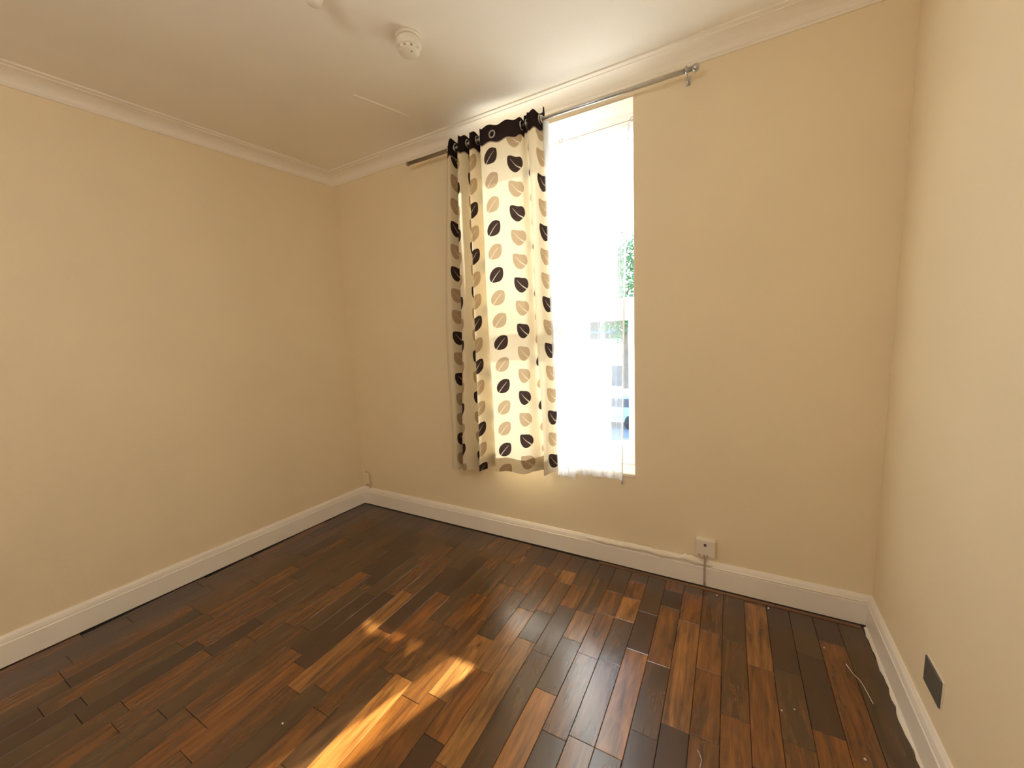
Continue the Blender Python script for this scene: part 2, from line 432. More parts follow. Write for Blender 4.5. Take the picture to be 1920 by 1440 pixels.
lumpy(-.06, .52, SK-.026, .005, .003, 8, 'filler_ridge', bases['back'])

# wooden bead and dark gap along the foot of the back wall
MB().box((-2.5, DB-T-.010, -.012), (RX(DB)-.02, DB-T, -.006)).build('dark_gap', M['dark'], floor)
b = MB()
rr = random.Random(3); xs = -.62
while xs < .50:
    xe = min(xs+rr.uniform(.16, .34), .52)
    b.box((xs, DB-T-.024-rr.uniform(0, .003), -.006), (xe-.003, DB-T-.011, .003+rr.uniform(0, .002)), .0015); xs = xe
b.build('bead', M['bead'], floor)
# flaking paint line at the foot of the right baseboard
v = []; f = []; n_ = 60; a = 0; rr = random.Random(11)
for i in range(n_+1):
    y = 2.02-1.6*i/n_; a = a*.35+rr.uniform(-1, 1)*.8; w = .0065+.005*a
    x = RX(y)-T
    v += [(x+.001, y, .010+.004*a), (x-.0025, y, .006), (x-w-.002, y, .0022), (x-w-.0025, y, -.001)]
for i in range(n_):
    for j in range(3): f.append((i*4+j, i*4+j+1, i*4+j+5, i*4+j+4))
mesh_obj('paint_edge', v, f, M['gloss'], bases['right'], True)

# ------------------------------------------------------------------ floor strips
PW, X0 = .0868, -.345
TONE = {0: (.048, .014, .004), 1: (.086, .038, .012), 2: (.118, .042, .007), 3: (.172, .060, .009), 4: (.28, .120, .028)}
seen = {   # column: [(near y, far y, tone)], raised in the sun patch to brighten it, else read off the photograph
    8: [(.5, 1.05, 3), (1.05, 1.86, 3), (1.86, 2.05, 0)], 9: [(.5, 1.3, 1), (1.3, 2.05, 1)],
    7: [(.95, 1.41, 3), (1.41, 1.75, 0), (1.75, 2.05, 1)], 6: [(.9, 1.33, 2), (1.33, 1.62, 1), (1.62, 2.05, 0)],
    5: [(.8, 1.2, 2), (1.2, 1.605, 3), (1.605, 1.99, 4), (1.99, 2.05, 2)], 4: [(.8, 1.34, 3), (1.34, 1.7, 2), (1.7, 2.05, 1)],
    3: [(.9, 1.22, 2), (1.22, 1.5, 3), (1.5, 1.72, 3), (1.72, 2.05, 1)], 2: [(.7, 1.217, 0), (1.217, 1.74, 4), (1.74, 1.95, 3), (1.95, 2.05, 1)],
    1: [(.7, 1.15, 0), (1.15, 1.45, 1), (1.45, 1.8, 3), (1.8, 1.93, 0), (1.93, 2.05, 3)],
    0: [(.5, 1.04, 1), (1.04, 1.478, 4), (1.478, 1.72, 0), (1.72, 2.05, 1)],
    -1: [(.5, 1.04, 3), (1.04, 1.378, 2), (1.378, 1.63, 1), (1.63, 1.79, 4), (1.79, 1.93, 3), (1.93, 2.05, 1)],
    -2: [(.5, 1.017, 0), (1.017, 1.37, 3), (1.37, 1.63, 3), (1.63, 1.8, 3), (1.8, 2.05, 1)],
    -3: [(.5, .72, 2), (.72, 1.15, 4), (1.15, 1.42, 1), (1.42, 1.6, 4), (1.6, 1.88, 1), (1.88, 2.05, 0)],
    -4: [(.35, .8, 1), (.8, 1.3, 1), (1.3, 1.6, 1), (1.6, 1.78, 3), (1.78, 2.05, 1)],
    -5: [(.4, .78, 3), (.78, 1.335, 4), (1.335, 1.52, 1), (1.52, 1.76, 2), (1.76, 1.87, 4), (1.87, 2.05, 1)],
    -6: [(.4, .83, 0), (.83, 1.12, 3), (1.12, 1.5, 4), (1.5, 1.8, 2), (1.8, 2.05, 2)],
    -7: [(.3, .62, 4), (.62, .95, 3), (.95, 1.27, 4), (1.27, 1.6, 1), (1.6, 1.85, 3), (1.85, 2.05, 0)],  # near strips given lighter tones to brighten the sun patch
    -8: [(.3, .62, 4), (.62, .90, 3), (.90, 1.35, 2), (1.35, 1.62, 3), (1.62, 1.9, 2), (1.9, 2.05, 1)],  # toned up here too, where the sun patch crosses
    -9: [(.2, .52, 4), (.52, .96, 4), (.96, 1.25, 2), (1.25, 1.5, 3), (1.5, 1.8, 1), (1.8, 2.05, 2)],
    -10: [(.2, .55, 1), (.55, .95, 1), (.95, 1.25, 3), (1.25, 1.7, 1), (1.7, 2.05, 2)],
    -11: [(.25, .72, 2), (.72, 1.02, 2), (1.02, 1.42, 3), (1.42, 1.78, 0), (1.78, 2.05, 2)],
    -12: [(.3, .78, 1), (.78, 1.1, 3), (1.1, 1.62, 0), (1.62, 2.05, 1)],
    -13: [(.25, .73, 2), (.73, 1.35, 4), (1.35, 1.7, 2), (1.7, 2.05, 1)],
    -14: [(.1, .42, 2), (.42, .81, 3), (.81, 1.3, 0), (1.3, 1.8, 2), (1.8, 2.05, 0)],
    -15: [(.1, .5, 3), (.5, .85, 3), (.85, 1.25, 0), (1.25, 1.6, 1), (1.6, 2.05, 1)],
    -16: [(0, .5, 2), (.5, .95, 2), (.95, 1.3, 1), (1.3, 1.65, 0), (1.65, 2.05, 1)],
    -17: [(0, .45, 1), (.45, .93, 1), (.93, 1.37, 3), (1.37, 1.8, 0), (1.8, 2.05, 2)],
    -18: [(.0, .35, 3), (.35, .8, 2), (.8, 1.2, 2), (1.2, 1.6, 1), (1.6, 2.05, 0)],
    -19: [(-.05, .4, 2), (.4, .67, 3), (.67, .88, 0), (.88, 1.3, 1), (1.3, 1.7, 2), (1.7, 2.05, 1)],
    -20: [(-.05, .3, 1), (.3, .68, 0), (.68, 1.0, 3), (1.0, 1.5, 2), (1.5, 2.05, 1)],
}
def strip(mb_v, mb_f, x0, x1, y0, y1):
    g = .0006; e = .0011; n = len(mb_v); x0 += g; x1 -= g; y0 += g; y1 -= g
    mb_v += [(x0, y0, -.010), (x1, y0, -.010), (x1, y1, -.010), (x0, y1, -.010),
             (x0, y0, -e), (x1, y0, -e), (x1, y1, -e), (x0, y1, -e),
             (x0+e, y0+e, 0), (x1-e, y0+e, 0), (x1-e, y1-e, 0), (x0+e, y1-e, 0)]
    for r_ in (0, 4):
        for j in range(4):
            k = (j+1) % 4; mb_f.append((n+r_+j, n+r_+k, n+r_+4+k, n+r_+4+j))
    mb_f.append((n+8, n+9, n+10, n+11))

rr = random.Random(21); rest_v, rest_f, rest_c = [], [], []
kmin = int(math.floor((LX(YF)-X0)/PW))-1; made = 0
for k in range(kmin, 12):
    xa, xb = X0+k*PW, X0+(k+1)*PW
    pcs = list(seen.get(k, []))
    ylo = pcs[0][0] if pcs else 2.05
    prev = pcs[0][2] if pcs else -1
    while ylo > YF+.02:
        ln = rr.choice((.28, .36, .44, .52))+rr.uniform(-.03, .03); w = (3, 4, 4, 3, 1) if k > -16 else (3, 5, 4, 2, 0)  # left columns weighted darker, standing in for the weaker light there
        t_ = rr.choices((0, 1, 2, 3, 4), w)[0]
        if t_ == prev: t_ = rr.choices((0, 1, 2, 3, 4), w)[0]
        prev = t_; pcs.insert(0, (max(ylo-ln, YF+.02), ylo, t_)); ylo -= ln
    for y0, y1, t_ in pcs:
        y1 = min(y1, DB-T-.012)
        ym = (y0+y1)/2
        lo = max(LX(y0), LX(y1))+T+.004; hi = min(RX(y0), RX(y1))-T-.002
        a_, b_ = max(xa, lo-.012), min(xb, hi+.010)
        if b_-a_ < .008 or y1-y0 < .02: continue
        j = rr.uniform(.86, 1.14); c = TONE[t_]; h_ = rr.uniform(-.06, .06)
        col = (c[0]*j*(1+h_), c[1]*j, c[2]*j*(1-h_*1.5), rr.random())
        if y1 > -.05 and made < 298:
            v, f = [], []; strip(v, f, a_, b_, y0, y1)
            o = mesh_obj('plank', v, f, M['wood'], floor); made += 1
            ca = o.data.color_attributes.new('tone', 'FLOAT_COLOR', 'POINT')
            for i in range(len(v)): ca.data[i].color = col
        else:
            n0 = len(rest_v); strip(rest_v, rest_f, a_, b_, y0, y1); rest_c += [col]*(len(rest_v)-n0)
o = mesh_obj('plank_remainder', rest_v, rest_f, M['wood'], floor); o['kind'] = 'stuff'
ca = o.data.color_attributes.new('tone', 'FLOAT_COLOR', 'POINT')
for i, c in enumerate(rest_c): ca.data[i].color = c

# ------------------------------------------------------------------ window
win = empty('window_1', (-.87, 2.20, WZ0)); tag(win, 'tall white framed window with a bar across the middle', 'window', kind='structure')
def wpart(mb, name, mat, parent=win, smooth=False):
    o = mb.build(name, mat, None, smooth); o.parent = parent
    off = Vector((0, 0, 0)); q = parent
    while q is not None: off += q.location; q = q.parent
    o.location = (0, 0, 0)
    o.data.transform(Matrix.Translation(-off)); return o
FY0, FY1 = 2.195, 2.265
b = MB(); b.box((WX0, FY0, WZ0), (WX0+.065, FY1, WZ1), .004); b.box((WX1-.020, FY0, WZ0), (WX1+.05, FY1, WZ1), .004)
b.box((WX0+.06, FY0, WZ1-.075), (WX1-.018, FY1, WZ1), .004); b.box((WX0+.06, FY0, WZ0), (WX1-.018, FY1, WZ0+.055), .004)
b.box((WX0+.06, FY0, 1.405), (WX1-.018, FY1, 1.475), .004)
wpart(b, 'window_frame', M['upvc'])
LX0, LX1, LZ0, LZ1 = WX0+.062, WX1-.019, WZ0+.052, 1.408     # opening sash at the bottom
b = MB(); sy0, sy1 = 2.185, 2.245
b.box((LX0, sy0, LZ0), (LX0+.045, sy1, LZ1), .004); b.box((LX1-.045, sy0, LZ0), (LX1, sy1, LZ1), .004)
b.box((LX0+.04, sy0, LZ1-.055), (LX1-.04, sy1, LZ1), .004); b.box((LX0+.04, sy0, LZ0), (LX1-.04, sy1, LZ0+.065), .004)
sash = wpart(b, 'lower_sash', M['upvc'])
wpart(MB().box((LX0+.04, 2.212, LZ0+.04), (LX1-.04, 2.220, LZ1-.05)), 'pane', M['glass'], sash)
b = MB().box((-.94, 2.172, LZ1-.044), (-.80, 2.186, LZ1-.022), .003); b.box((-.89, 2.160, LZ1-.040), (-.87, 2.176, LZ1-.026), .002)
wpart(b, 'window_handle', M['upvc'], sash)
wpart(MB().box((WX0+.055, 2.226, 1.47), (WX1-.015, 2.234, WZ1-.07)), 'pane', M['glass'])
wpart(MB().box((WX0-.0, DB-.004, WZ0-.022), (WX1, FY0+.01, WZ0), .004), 'window_sill', M['sill'])
wpart(MB().box((WX0, DB+.002, WZ1-.006), (WX1, FY0+.004, WZ1+.002)), 'head_lining', M['sill'])
for q0, q1 in ((WX0-.002, WX0+.005), (WX1-.005, WX1+.002)): wpart(MB().box((q0, DB+.002, WZ0), (q1, FY0+.004, WZ1-.005)), 'side_lining', M['sill'])
wpart(MB().box((WX0-.04, FY1-.01, WZ0-.05), (WX1+.04, DB+WT+.05, WZ0-.005), .006), 'outer_sill', M['upvc'])

# ------------------------------------------------------------------ curtain rod
RY, RZ = DB-.09, 2.374
rod = empty('curtain_rod', (-.95, RY, RZ)); tag(rod, 'thin metal curtain rod fixed above the window just under the cornice', 'curtain rod')
wpart(MB().tube([(-1.752, RY, RZ), (-1.18, RY, RZ)], .0105, 12), 'rod_tube', M['rod'], rod, True)
wpart(MB().tube([(-1.20, RY, RZ), (-.158, RY, RZ)], .0088, 12), 'inner_tube', M['steel'], rod, True)
wpart(MB().lathe((-1.752, RY, RZ), [(.0105, .002), (.0125, .0), (.0125, -.012), (.009, -.016)], 14, 'x'), 'end_cap', M['rod'], rod, True)
wpart(MB().lathe((-.160, RY, RZ), [(.009, -.002), (.014, .001), (.016, .010), (.013, .020), (.006, .024)], 14, 'x'), 'end_cap', M['steel'], rod, True)
for bx_ in (-.185, -1.40):
    b = MB().box((bx_-.009, DB-.004, RZ-.016), (bx_+.009, DB+.001, RZ+.022), .001)
    b.tube([(bx_, DB-.003, RZ-.004), (bx_, RY+.016, RZ-.013), (bx_, RY, RZ-.013)], .004, 8)
    b.torus((bx_, RY, RZ), .0145, .0035, 'x', 16, 6)
    wpart(b, 'bracket', M['steel'] if bx_ > -1 else M['rod'], rod, False)

# ------------------------------------------------------------------ printed curtain
def catmull(P, n):
    out = []; k = len(P)
    for i in range(k-1):
        p0, p1, p2, p3 = P[max(i-1, 0)], P[i], P[i+1], P[min(i+2, k-1)]
        for j in range(n):
            t = j/n; out.append(tuple(.5*((2*p1[c])+(-p0[c]+p2[c])*t+(2*p0[c]-5*p1[c]+4*p2[c]-p3[c])*t*t+(-p0[c]+3*p1[c]-3*p2[c]+p3[c])*t**3) for c in range(len(p1))))
    out.append(tuple(P[-1])); return out

# plan of the folds: x at the top, x at the bottom, offset from the rod (negative towards the room)
FOLD = [(-1.440, -1.560, .005), (-1.420, -1.545, -.030), (-1.400, -1.500, -.036), (-1.386, -1.475, .030), (-1.372, -1.462, .040),
        (-1.352, -1.440, -.030), (-1.330, -1.405, -.045), (-1.312, -1.378, -.015), (-1.302, -1.362, .040), (-1.290, -1.350, .040), (-1.276, -1.335, -.020),
        (-1.262, -1.305, -.046), (-1.246, -1.285, -.015), (-1.240, -1.265, .035), (-1.226, -1.240, .035), (-1.212, -1.215, -.025), (-1.185, -1.175, -.042), (-1.130, -1.110, -.036),
        (-1.070, -1.045, -.030), (-1.010, -.990, -.026), (-.972, -.965, -.010), (-.960, -.945, .030), (-.945, -.925, .034), (-.930, -.905, -.015), (-.908, -.880, -.042),
        (-.880, -.858, -.036), (-.862, -.845, .005), (-.850, -.830, .028)]
P = catmull(FOLD, 7); NU = len(P); NV = 70
us = [0.0]
for i in range(1, NU):
    a, c = P[i-1], P[i]
    us.append(us[-1]+math.hypot((a[0]+a[1]-c[0]-c[1])/2, (a[2]-c[2])*1.05))
b = None; v = []; f = []; uvs = []
for j in range(NV+1):
    t = j/NV
    for i, (xt, xb_, oy) in enumerate(P):
        s_ = i/(NU-1)
        belly = math.sin(math.pi*min(1, t*1.15))
        x = xt+(xb_-xt)*(t**.75)+.006*math.sin(t*9+s_*14)*t
        if s_ < .1: x -= .022*belly*(1-s_/.1)
        y = oy*(1.0+.25*t)+.010*math.sin(t*7+i*.13)*t-.012*t
        zt = RZ+.034+.006*math.sin(i*.55)+(.030 if oy > .018 else 0)*(1 if s_ > .5 else .35)
        zb = .462+.072*s_+.006*math.sin(i*.33)
        v.append((x, RY+y, zt+(zb-zt)*t)); uvs.append((us[i]+.02, t*1.94))
for j in range(NV):
    for i in range(NU-1):
        f.append((j*NU+i, j*NU+i+1, (j+1)*NU+i+1, (j+1)*NU+i))
cur = empty('curtain', (-1.15, RY, RZ)); tag(cur, 'cream curtain with brown and tan leaf print and a dark top band', 'curtain')
def cloth(name, v, f, uvs, mat, parent, thick=.0012):
    o = mesh_obj(name, v, f, mat, None, True); o.parent = parent
    uvl = o.data.uv_layers.new(name='UVMap')
    for lp in o.data.loops: uvl.data[lp.index].uv = uvs[lp.vertex_index]
    o.data.transform(Matrix.Translation(-parent.location))
    if thick:
        so_ = o.modifiers.new('thickness', 'SOLIDIFY'); so_.thickness = thick; so_.offset = 0
    return o
cloth('curtain_cloth', v, f, uvs, M['curtain'], cur, 0)
# hem: a doubled strip along the foot
hv = []; hf = []; hu = []
for jj, z_ in ((NV-3, 0), (NV, 0)):
    for i in range(NU):
        q = v[jj*NU+i]; i0, i1 = max(i-1, 0), min(i+1, NU-1)
        tx, ty = v[jj*NU+i1][0]-v[jj*NU+i0][0], v[jj*NU+i1][1]-v[jj*NU+i0][1]; l_ = math.hypot(tx, ty) or 1
        hv.append((q[0]+ty/l_*.0025, q[1]-tx/l_*.0025, q[2]-.001)); hu.append(uvs[jj*NU+i])
for i in range(NU-1): hf.append((i, i+1, NU+i+1, NU+i))
cloth('hem', hv, hf, hu, M['curtain'], cur, 0)
# steel eyelets where the cloth crosses the rod
for i in range(1, NU):
    if (P[i-1][2] > 0) != (P[i][2] > 0):
        x_ = (P[i-1][0]+P[i][0])/2; sgn = 1 if P[i][2] > P[i-1][2] else -1
        wpart(MB().torus((x_, RY, RZ), .020, .0035, 'x', 18, 6), 'eyelet', M['steel'], cur, True)
wpart(MB().torus((-1.125, RY-.042, RZ-.014), .0165, .0045, 'y', 20, 8), 'eyelet', M['steel'], cur, True)

# ------------------------------------------------------------------ net curtains
def net(name, x0t, x1t, x0b, x1b, yt, yb, zt, zb, waves, amp, mat, parent, nx=120, nz=50, seed=0, scallop=.010, nsc=14):
    v = []; f = []; uvs = []; rr = random.Random(seed); ph = [rr.uniform(0, 6.28) for _ in range(6)]
    for j in range(nz+1):
        t = j/nz
        for i in range(nx+1):
            s_ = i/nx
            w = s_+.03*math.sin(s_*9+ph[0])+.012*math.sin(s_*23+ph[1])
            x = (x0t+(x0b-x0t)*t)*(1-w)+(x1t+(x1b-x1t)*t)*w+.004*math.sin(t*5+s_*20+ph[4])*t*(1-s_)*s_*4
            y = yt+(yb-yt)*(t**2)+amp*(.6+.4*t)*(math.sin(s_*waves*6.283+ph[2]+.5*math.sin(t*3))+.35*math.sin(s_*waves*14.1+ph[3]))
            z = zt+(zb-zt)*t
            if j == nz: z += scallop*(abs(math.sin(s_*nsc*math.pi))-.5)+.004*math.sin(s_*31)
            v.append((x, y, z)); uvs.append((s_*(x1t-x0t)*1.5, t*1.8))
    for j in range(nz):
        for i in range(nx): f.append((j*(nx+1)+i, j*(nx+1)+i+1, (j+1)*(nx+1)+i+1, (j+1)*(nx+1)+i))
    return cloth(name, v, f, uvs, mat, parent, 0), v

ncur = empty('net_curtain', (-.87, 2.07, 2.30)); tag(ncur, 'sheer white net curtain hanging inside the window opening', 'net curtain')
net('net_sheer', -1.28, -.64, -1.28, -.685, 2.078, 2.030, 2.293, .500, 11, .0065, M['net'], ncur, 170, 50, 2)
net('net_sheer', -.695, -.447, -.745, -.485, 2.080, 2.033, 2.293, .512, 2, .0035, M['net_fine'], ncur, 50, 50, 4, .010, 3)
# right side hem and lace foot
v = []; f = []
for j in range(41):
    t = j/40; x = -.447+(-.485+.447)*t-.010*math.sin(math.pi*t); y = 2.078-.048*t*t; z = 2.293+(.478-2.293)*t
    v += [(x-.007, y-.001, z), (x+.002, y-.001, z)]
for j in range(40): f.append((j*2, j*2+1, j*2+3, j*2+2))
cloth('side_hem', v, f, [(p[0], p[2]) for p in v], M['net_hem'], ncur, .001)
v = []; f = []
for i in range(161):
    s_ = i/160; x = -1.28+(-.485+1.28)*s_; y = 2.030+.008*math.sin(s_*82)
    v += [(x, y-.003, .548+.004*math.sin(s_*70)), (x, y-.003, .502+.011*(abs(math.sin(s_*15*math.pi))-.5))]
for i in range(160): f.append((i*2, i*2+1, i*2+3, i*2+2))
cloth('lace_border', v, f, [(p[0], p[2]) for p in v], M['net_hem'], ncur, 0)
wire = MB().tube([(WX0+.002, 2.078, 2.300), (-.87, 2.078, 2.292), (WX1-.002, 2.078, 2.302)], .0022, 6)
wpart(wire, 'curtain_wire', M['plastic'], ncur, True)
for hx in (WX0+.012, -.80, WX1-.014):
    b = MB().torus((hx, 2.078, 2.304), .009, .0022, 'y', 14, 6)
    wpart(b, 'wire_hook', M['steel'], ncur, True)

nb = empty('net_curtain', (-.82, RY, RZ)); tag(nb, 'white net curtain gathered in a bunch beside the leaf print curtain', 'net curtain')
net('net_bunch', -.852, -.826, -.838, -.738, RY+.010, RY+.024, RZ-.01, .492, 4.5, .018, M['net_thick'], nb, 90, 50, 7, .016, 5)
ng = empty('net_curtain', (-1.5, RY, RZ)); tag(ng, 'white net edge showing left of the leaf print curtain', 'net curtain')
net('net_bunch', -1.44, -1.36, -1.582, -1.42, RY+.066, RY+.066, RZ-.03, .462, 3.2, .009, M['net_thick'], ng, 60, 50, 9, .014, 4)
wpart(MB().torus((-.853, RY, RZ), .0155, .003, 'x', 14, 6), 'net_ring', M['plastic'], nb, True)
wpart(MB().torus((-1.40, RY, RZ), .0155, .003, 'x', 14, 6), 'net_ring', M['plastic'], ng, True)

# ------------------------------------------------------------------ wall and ceiling fittings
sx0, sx1, sz0, sz1 = -.1235, -.0375, .170, .256
soc = empty('wall_socket', (-.080, DB, sz0)); tag(soc, 'small white surface mounted socket box above the back baseboard', 'wall socket')
wpart(MB().box((sx0, DB-.026, sz0), (sx1, DB+.001, sz1), .003), 'back_box', M['plastic'], soc)
wpart(MB().box((sx0-.001, DB-.035, sz0-.001), (sx1+.001, DB-.0255, sz1+.001), .003), 'face_plate', M['plastic'], soc)
wpart(MB().lathe((-.082, DB-.0352, .232), [(.0065, 0), (.0065, -.003), (.0035, -.004)], 14, 'y'), 'outlet', M['slot'], soc, True)
b = MB()
for q in (-.107, -.085, -.071): b.box((q-.005, DB-.0362, .170), (q+.005, DB-.034, .181), .0006)
wpart(b, 'cable_slot', M['cable'], soc)
b = MB().tube([(-.083, DB-.012, .171), (-.083, DB-.022, .150), (-.083, DB-T-.006, .132), (-.083, DB-T-.006, .030), (-.083, DB-T-.004, .006)], .0045, 8)
wpart(b, 'cable', M['cable'], soc, True)

jb = empty('junction_box', (-2.505, DB, .165)); tag(jb, 'small cream cable box low in the left corner of the back wall', 'junction box')
wpart(MB().box((-2.535, DB-.022, .168), (-2.485, DB+.001, .262), .008), 'box_cover', M['wall'], jb)
wpart(MB().tube([(-2.532, DB-.012, .255), (-2.51, DB-.016, .275), (-2.482, DB-.014, .262), (-2.474, DB-.012, .225), (-2.474, DB-.012, .15), (-2.49, DB-.012, .137)], .004, 8), 'cable', M['cable_shade'], jb, True)
wpart(MB().box((-2.520, DB-.025, .155), (-2.492, DB-.004, .168), .003), 'cable_entry', M['cable_shade'], jb)

# dark plate on the right wall
y0, y1, z0, z1 = 1.392, 1.500, .221, .303
ang = math.atan2(RX(y1)-RX(y0), y1-y0)
plt = empty('socket_plate', (RX((y0+y1)/2), (y0+y1)/2, z0)); tag(plt, 'flat dark grey metal plate low on the right wall', 'wall plate')
def on_right(mb, name, mat, smooth=False):
    o = mb.build(name, mat, plt, smooth); o.data.transform(Matrix.Rotation(-ang, 4, 'Z')); return o
hw = (y1-y0)/2
on_right(MB().box((-.003, -hw-.002, -.002), (.001, hw+.002, z1-z0+.002), .0008), 'plate_rim', M['plastic'])
on_right(MB().box((-.007, -hw, 0), (-.0028, hw, z1-z0), .0012), 'plate_face', M['nickel'])
for q in (-.035, .035):
    on_right(MB().lathe((-.0068, q, (z1-z0)/2), [(.0035, .0), (.0035, -.0010), (.0015, -.0014)], 12, 'x'), 'screw', M['nickel'], True)

def detector(x, y, label, sc=1.0):
    d = empty('smoke_detector', (x, y, H)); tag(d, label, 'smoke detector')
    wpart(MB().lathe((x, y, H), [(.052*sc, .001), (.052*sc, -.010*sc), (.049*sc, -.014*sc)], 36), 'base_plate', M['plastic'], d, True)
    wpart(MB().lathe((x, y, H), [(.042*sc, -.013*sc), (.042*sc, -.0185*sc)], 36), 'gap_ring', M['slot'], d, True)
    wpart(MB().lathe((x, y, H), [(.044*sc, -.018*sc), (.049*sc, -.019*sc), (.050*sc, -.024*sc), (.049*sc, -.050*sc), (.046*sc, -.062*sc)], 36), 'body', M['plastic'], d, True)
    wpart(MB().lathe((x, y, H), [(.036*sc, -.060*sc), (.036*sc, -.072*sc)], 30), 'sensor_core', M['slot'], d, True)
    for k in range(10):
        a = 2*math.pi*(k+.5)/10; ca_, sa = math.cos(a), math.sin(a); r0, r1 = .033*sc, .0445*sc; w = .0085*sc
        v = []
        for z in (-.061*sc, -.073*sc):
            for r in (r0, r1 if z > -.065*sc else r1*.93):
                for sg in (-1, 1): v.append((x+r*ca_-sg*w*sa, y+r*sa+sg*w*ca_, H+z))
        wpart(MB().add(v, [(0, 1, 3, 2), (4, 6, 7, 5), (0, 2, 6, 4), (1, 5, 7, 3), (2, 3, 7, 6), (0, 4, 5, 1)]), 'rib', M['plastic'], d)
    wpart(MB().lathe((x, y, H), [(.041*sc, -.072*sc), (.039*sc, -.078*sc), (.030*sc, -.086*sc), (.012*sc, -.090*sc)], 32), 'cap', M['plastic'], d, True)
    wpart(MB().lathe((x+.022*sc, y-.012*sc, H-.087*sc), [(.003, .003), (.003, -.001)], 10), 'indicator', M['slot'], d, True)
    for ch in d.children:
        for vv in ch.data.vertices:
            if vv.co.z < 0: vv.co.z *= .74
    return d
detector(-1.147, 1.338, 'round white smoke detector on the ceiling left of the window')
fx, fy = -1.236, .985
cf = empty('ceiling_fitting', (fx, fy, H)); tag(cf, 'white ceiling fitting cut off by the top edge of the photo', 'ceiling fitting')
wpart(MB().lathe((fx, fy, H), [(.050, .001), (.050, -.008), (.044, -.016), (.036, -.026), (.030, -.030)], 32), 'base', M['plastic'], cf, True)
wpart(MB().lathe((fx, fy, H), [(.029, -.029), (.028, -.050), (.022, -.066), (.010, -.072)], 28), 'cap', M['plastic'], cf, True)

# pendant lamp added out of view behind the camera to fill the room with light
lx, ly, lz = -.75, -.35, 2.0
fill_lamp = empty('fill_pendant', (lx, ly, H)); tag(fill_lamp, 'unseen fill light added behind the camera, a pendant bulb on a white cord', 'fill_lamp')
wpart(MB().lathe((lx, ly, H), [(.045, .001), (.045, -.010), (.020, -.030), (.006, -.034)], 24), 'ceiling_rose', M['plastic'], fill_lamp, True)
wpart(MB().tube([(lx, ly, H-.03), (lx, ly, lz+.12)], .003, 6), 'cord', M['plastic'], fill_lamp, True)
wpart(MB().lathe((lx, ly, lz), [(.014, .125), (.019, .12), (.019, .075), (.017, .07)], 18), 'lamp_holder', M['plastic'], fill_lamp, True)
m_, n_, o_ = new_mat('fill_bulb'); e_ = n_.nodes.new('ShaderNodeEmission'); e_.inputs[0].default_value = (1, .96, .9, 1); e_.inputs[1].default_value = 8
n_.links.new(e_.outputs[0], o_.inputs[0])
wpart(MB().lathe((lx, ly, lz), [(.013, .07), (.016, .05), (.028, .02), (.030, 0), (.024, -.020), (.010, -.030)], 20), 'bulb', m_, fill_lamp, True)
ll = bpy.data.lights.new('fill_light', 'POINT'); ll.energy = 21.5; ll.color = (1, 1, 1); ll.shadow_soft_size = .13
lo = bpy.data.objects.new('fill_light', ll); C.objects.link(lo); lo.location = (lx, ly, lz)

# ------------------------------------------------------------------ crumbs and threads on the floor
def crumb(x, y, r, label, seed):
    rr = random.Random(seed); v = []; f = []
    for z, q in ((-.0, .75), (.55, 1.0), (1.15, .55)):
        for k in range(6):
            a = k*math.pi/3+rr.uniform(-.25, .25); w = r*q*rr.uniform(.75, 1.2); v.append((w*math.cos(a), w*math.sin(a), z*r))
    for l in (0, 6):
        for k in range(6): f.append((l+k, l+(k+1) % 6, l+6+(k+1) % 6, l+6+k))
    f += [tuple(range(6))[::-1], tuple(range(12, 18))]
    o = mesh_obj('plaster_crumb', v, f, M['filler']); o.location = (x, y, 0)
    tag(o, label, 'plaster crumb', 'white plaster crumbs on the floor')
crumb(.184, 1.437, .0034, 'white crumb on the floor, brightest of the close pair before the right corner', 1)
crumb(.222, 1.461, .0026, 'smaller crumb just right of the brightest crumb on the floor', 2)
crumb(.384, 1.366, .0038, 'white crumb nearest the right wall at the bottom of the photo', 3)
crumb(.361, 1.819, .0026, 'tiny crumb on the floor near the far right corner', 4)
crumb(-1.335, .630, .0036, 'lone white crumb on the floor left of the sunlit patch', 5)
crumb(.185, 1.985, .0045, 'flat pale crumb on the floor touching the back wall bead', 6)
crumb(-.025, 1.985, .0030, 'pale crumb at the back wall just right of the socket cable', 7)
def thread(pts, label):
    P_ = catmull([(p[0], p[1], .0012) for p in pts], 6)
    o = MB().tube(P_, .0009, 5).build('thread', M['filler'], None, True)
    tag(o, label, 'thread')
thread([(.418, 1.76), (.430, 1.72), (.445, 1.69), (.452, 1.65), (.458, 1.60)], 'pale curled thread on the floor beside the right baseboard')
thread([(-.058, 1.175), (-.046, 1.15), (-.048, 1.12), (-.044, 1.09)], 'pale thread on the dark strip at the bottom centre of the floor')

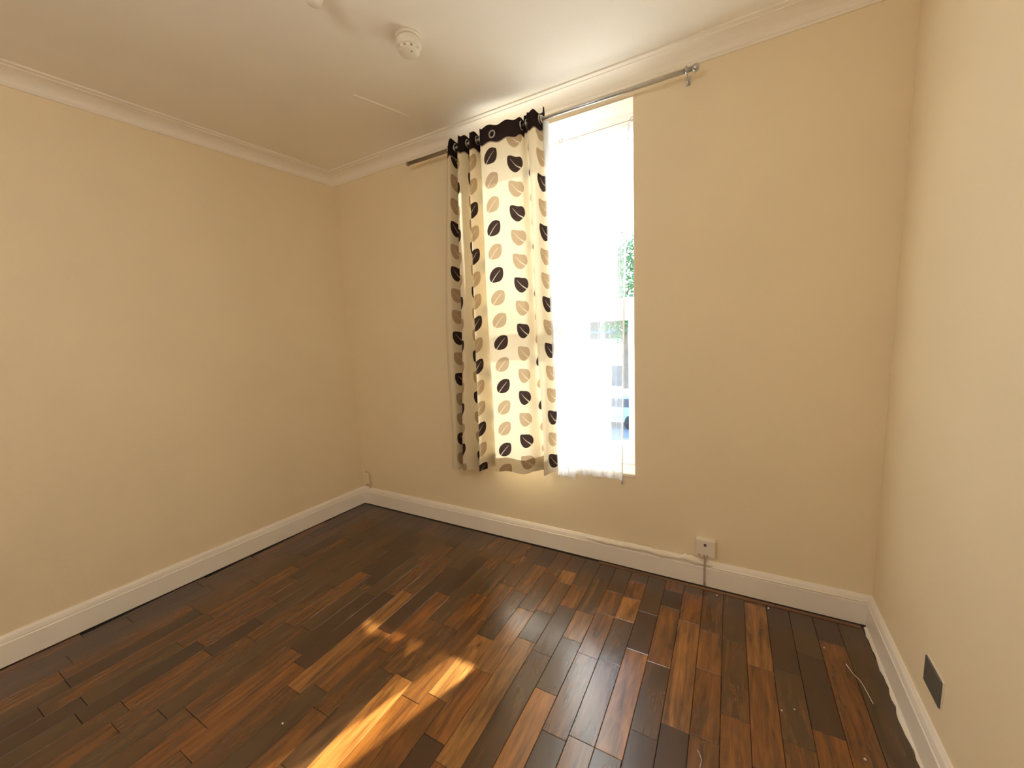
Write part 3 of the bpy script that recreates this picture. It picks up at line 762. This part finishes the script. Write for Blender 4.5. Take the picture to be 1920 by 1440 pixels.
# ------------------------------------------------------------------ outside, seen through the net (first floor view)
GZ = -2.9
o = MB().box((-60, DB+WT+.5, GZ-.2), (60, 80, GZ)).build('ground', M['paving']); tag(o, 'pale paved ground outside below the window', 'ground', kind='structure')
o = MB().box((-60, 9, GZ+.001), (60, 19, GZ+.02)).build('road', M['tarmac']); tag(o, 'grey road across the view below the window', 'road', kind='structure')
def house(x0, x1, y, hgt, label, chim):
    h = empty('house', ((x0+x1)/2, y, GZ)); tag(h, label, 'house', 'houses across the road')
    e = GZ+hgt-2.2; top = GZ+hgt
    wpart(MB().box((x0, y, GZ), (x1, y+8, e)), 'wall', M['render'], h)
    v = [(x0-.3, y-.4, e-.1), (x1+.3, y-.4, e-.1), (x1+.3, y+8.4, e-.1), (x0-.3, y+8.4, e-.1), (x0-.3, y+4, top), (x1+.3, y+4, top)]
    wpart(MB().add(v, [(0, 1, 5, 4), (2, 3, 4, 5), (0, 4, 3), (1, 2, 5), (3, 2, 1, 0)]), 'roof', M['roof'], h)
    wpart(MB().box((chim-.5, y+3.6, top-.6), (chim+.5, y+4.4, top+1.0), .05), 'chimney', M['render'], h)
    n = max(2, int((x1-x0)/2.6)); st = (x1-x0)/n
    for lv in (GZ+.9, GZ+3.5):
        for k in range(n):
            cx = x0+st*(k+.5)
            fr = wpart(MB().box((cx-.6, y-.06, lv), (cx+.6, y+.05, lv+1.3), .03), 'window_frame', M['upvc'], h)
            wpart(MB().box((cx-.52, y-.07, lv+.08), (cx+.52, y-.05, lv+1.22)), 'pane', M['darkglass'], fr)
    wpart(MB().box((x0+.3, y-.08, GZ), (x0+1.2, y+.03, GZ+2.0), .03), 'door', M['car'], h)
house(-20.0, -8.6, 20.5, 7.2, 'wide pale house with slate roof across the road, behind the net', -14)
house(-7.4, -4.9, 21.5, 6.2, 'narrow lower house beside the wide one across the road', -6.3)
tr = empty('tree', (-4.35, 19.0, GZ)); tag(tr, 'leafy green tree across the road at the right of the window', 'tree')
wpart(MB().tube([(-4.35, 19, GZ), (-4.3, 19, GZ+2.4), (-4.4, 19.1, GZ+4.5), (-4.35, 19, GZ+6.5)], [.24, .18, .12, .05], 8), 'trunk', M['bark'], tr, True)
v = []; f = []; rr = random.Random(5)
for k in range(2600):
    th = rr.uniform(0, 6.283); zz = rr.uniform(-1, 1); rad = (1-zz*zz)**.5; q = rr.uniform(.55, 1.0)*(1+.18*math.sin(3*th+zz*5))
    c = Vector((-4.35+1.15*q*rad*math.cos(th), 19+1.15*q*rad*math.sin(th), GZ+5.9+2.5*q*zz))
    a = Vector((rr.uniform(-1, 1), rr.uniform(-1, 1), rr.uniform(-1, 1))).normalized(); b2 = a.cross(Vector((rr.uniform(-1, 1), rr.uniform(-1, 1), 1))).normalized()
    n = len(v); l_ = rr.uniform(.08, .16); v += [c-a*l_, c+b2*l_*.5, c+a*l_, c-b2*l_*.5]; f.append((n, n+1, n+2, n+3))
cr = wpart(MB().add(v, f), 'crown', M['foliage'], tr); cr['kind'] = 'stuff'
def car(cx, cy, ln, ht, mat, label, van=False, name='car'):
    c = empty(name, (cx, cy, GZ)); tag(c, label, name)
    hl = ln/2; w = .88
    pr = ([(-hl, .35), (-hl, .95), (-hl+.25, 1.15), (-hl+.7, ht), (hl-.05, ht), (hl, ht-.15), (hl, .35)] if van else
          [(-hl, .35), (-hl, .75), (-hl+.95, .92), (-hl+1.5, ht), (hl-1.0, ht), (hl-.25, .95), (hl, .85), (hl, .35)])
    k = len(pr); v = [(cx+a, cy-w, GZ+z) for a, z in pr]+[(cx+a, cy+w, GZ+z) for a, z in pr]
    f = [tuple(range(k)), tuple(range(k, 2*k))[::-1]]+[(i, k+i, k+(i+1) % k, (i+1) % k) for i in range(k)]
    wpart(MB().add(v, f), 'body', mat, c)
    xa, xb = (-hl+.55, -hl+1.5) if van else (-hl+1.25, hl-.75)
    wpart(MB().box((cx+xa, cy-w-.01, GZ+(1.15 if van else .95)), (cx+xb, cy-w+.01, GZ+ht-.15)), 'side_window', M['darkglass'], c)
    for q in (-hl+.8, hl-.8):
        for s_ in (-w, w-.2): wpart(MB().lathe((cx+q, cy+s_-.01, GZ+.33), [(.30, 0), (.33, .03), (.33, .19), (.30, .22)], 16, 'y'), 'wheel', M['tyre'], c, True)
car(-4.7, 16.8, 4.2, 1.45, M['car'], 'blue car parked on the road, seen past the edge of the net')
car(-10.8, 17.6, 4.8, 2.1, M['van'], 'white van parked left of the blue car, behind the net', True, 'van')
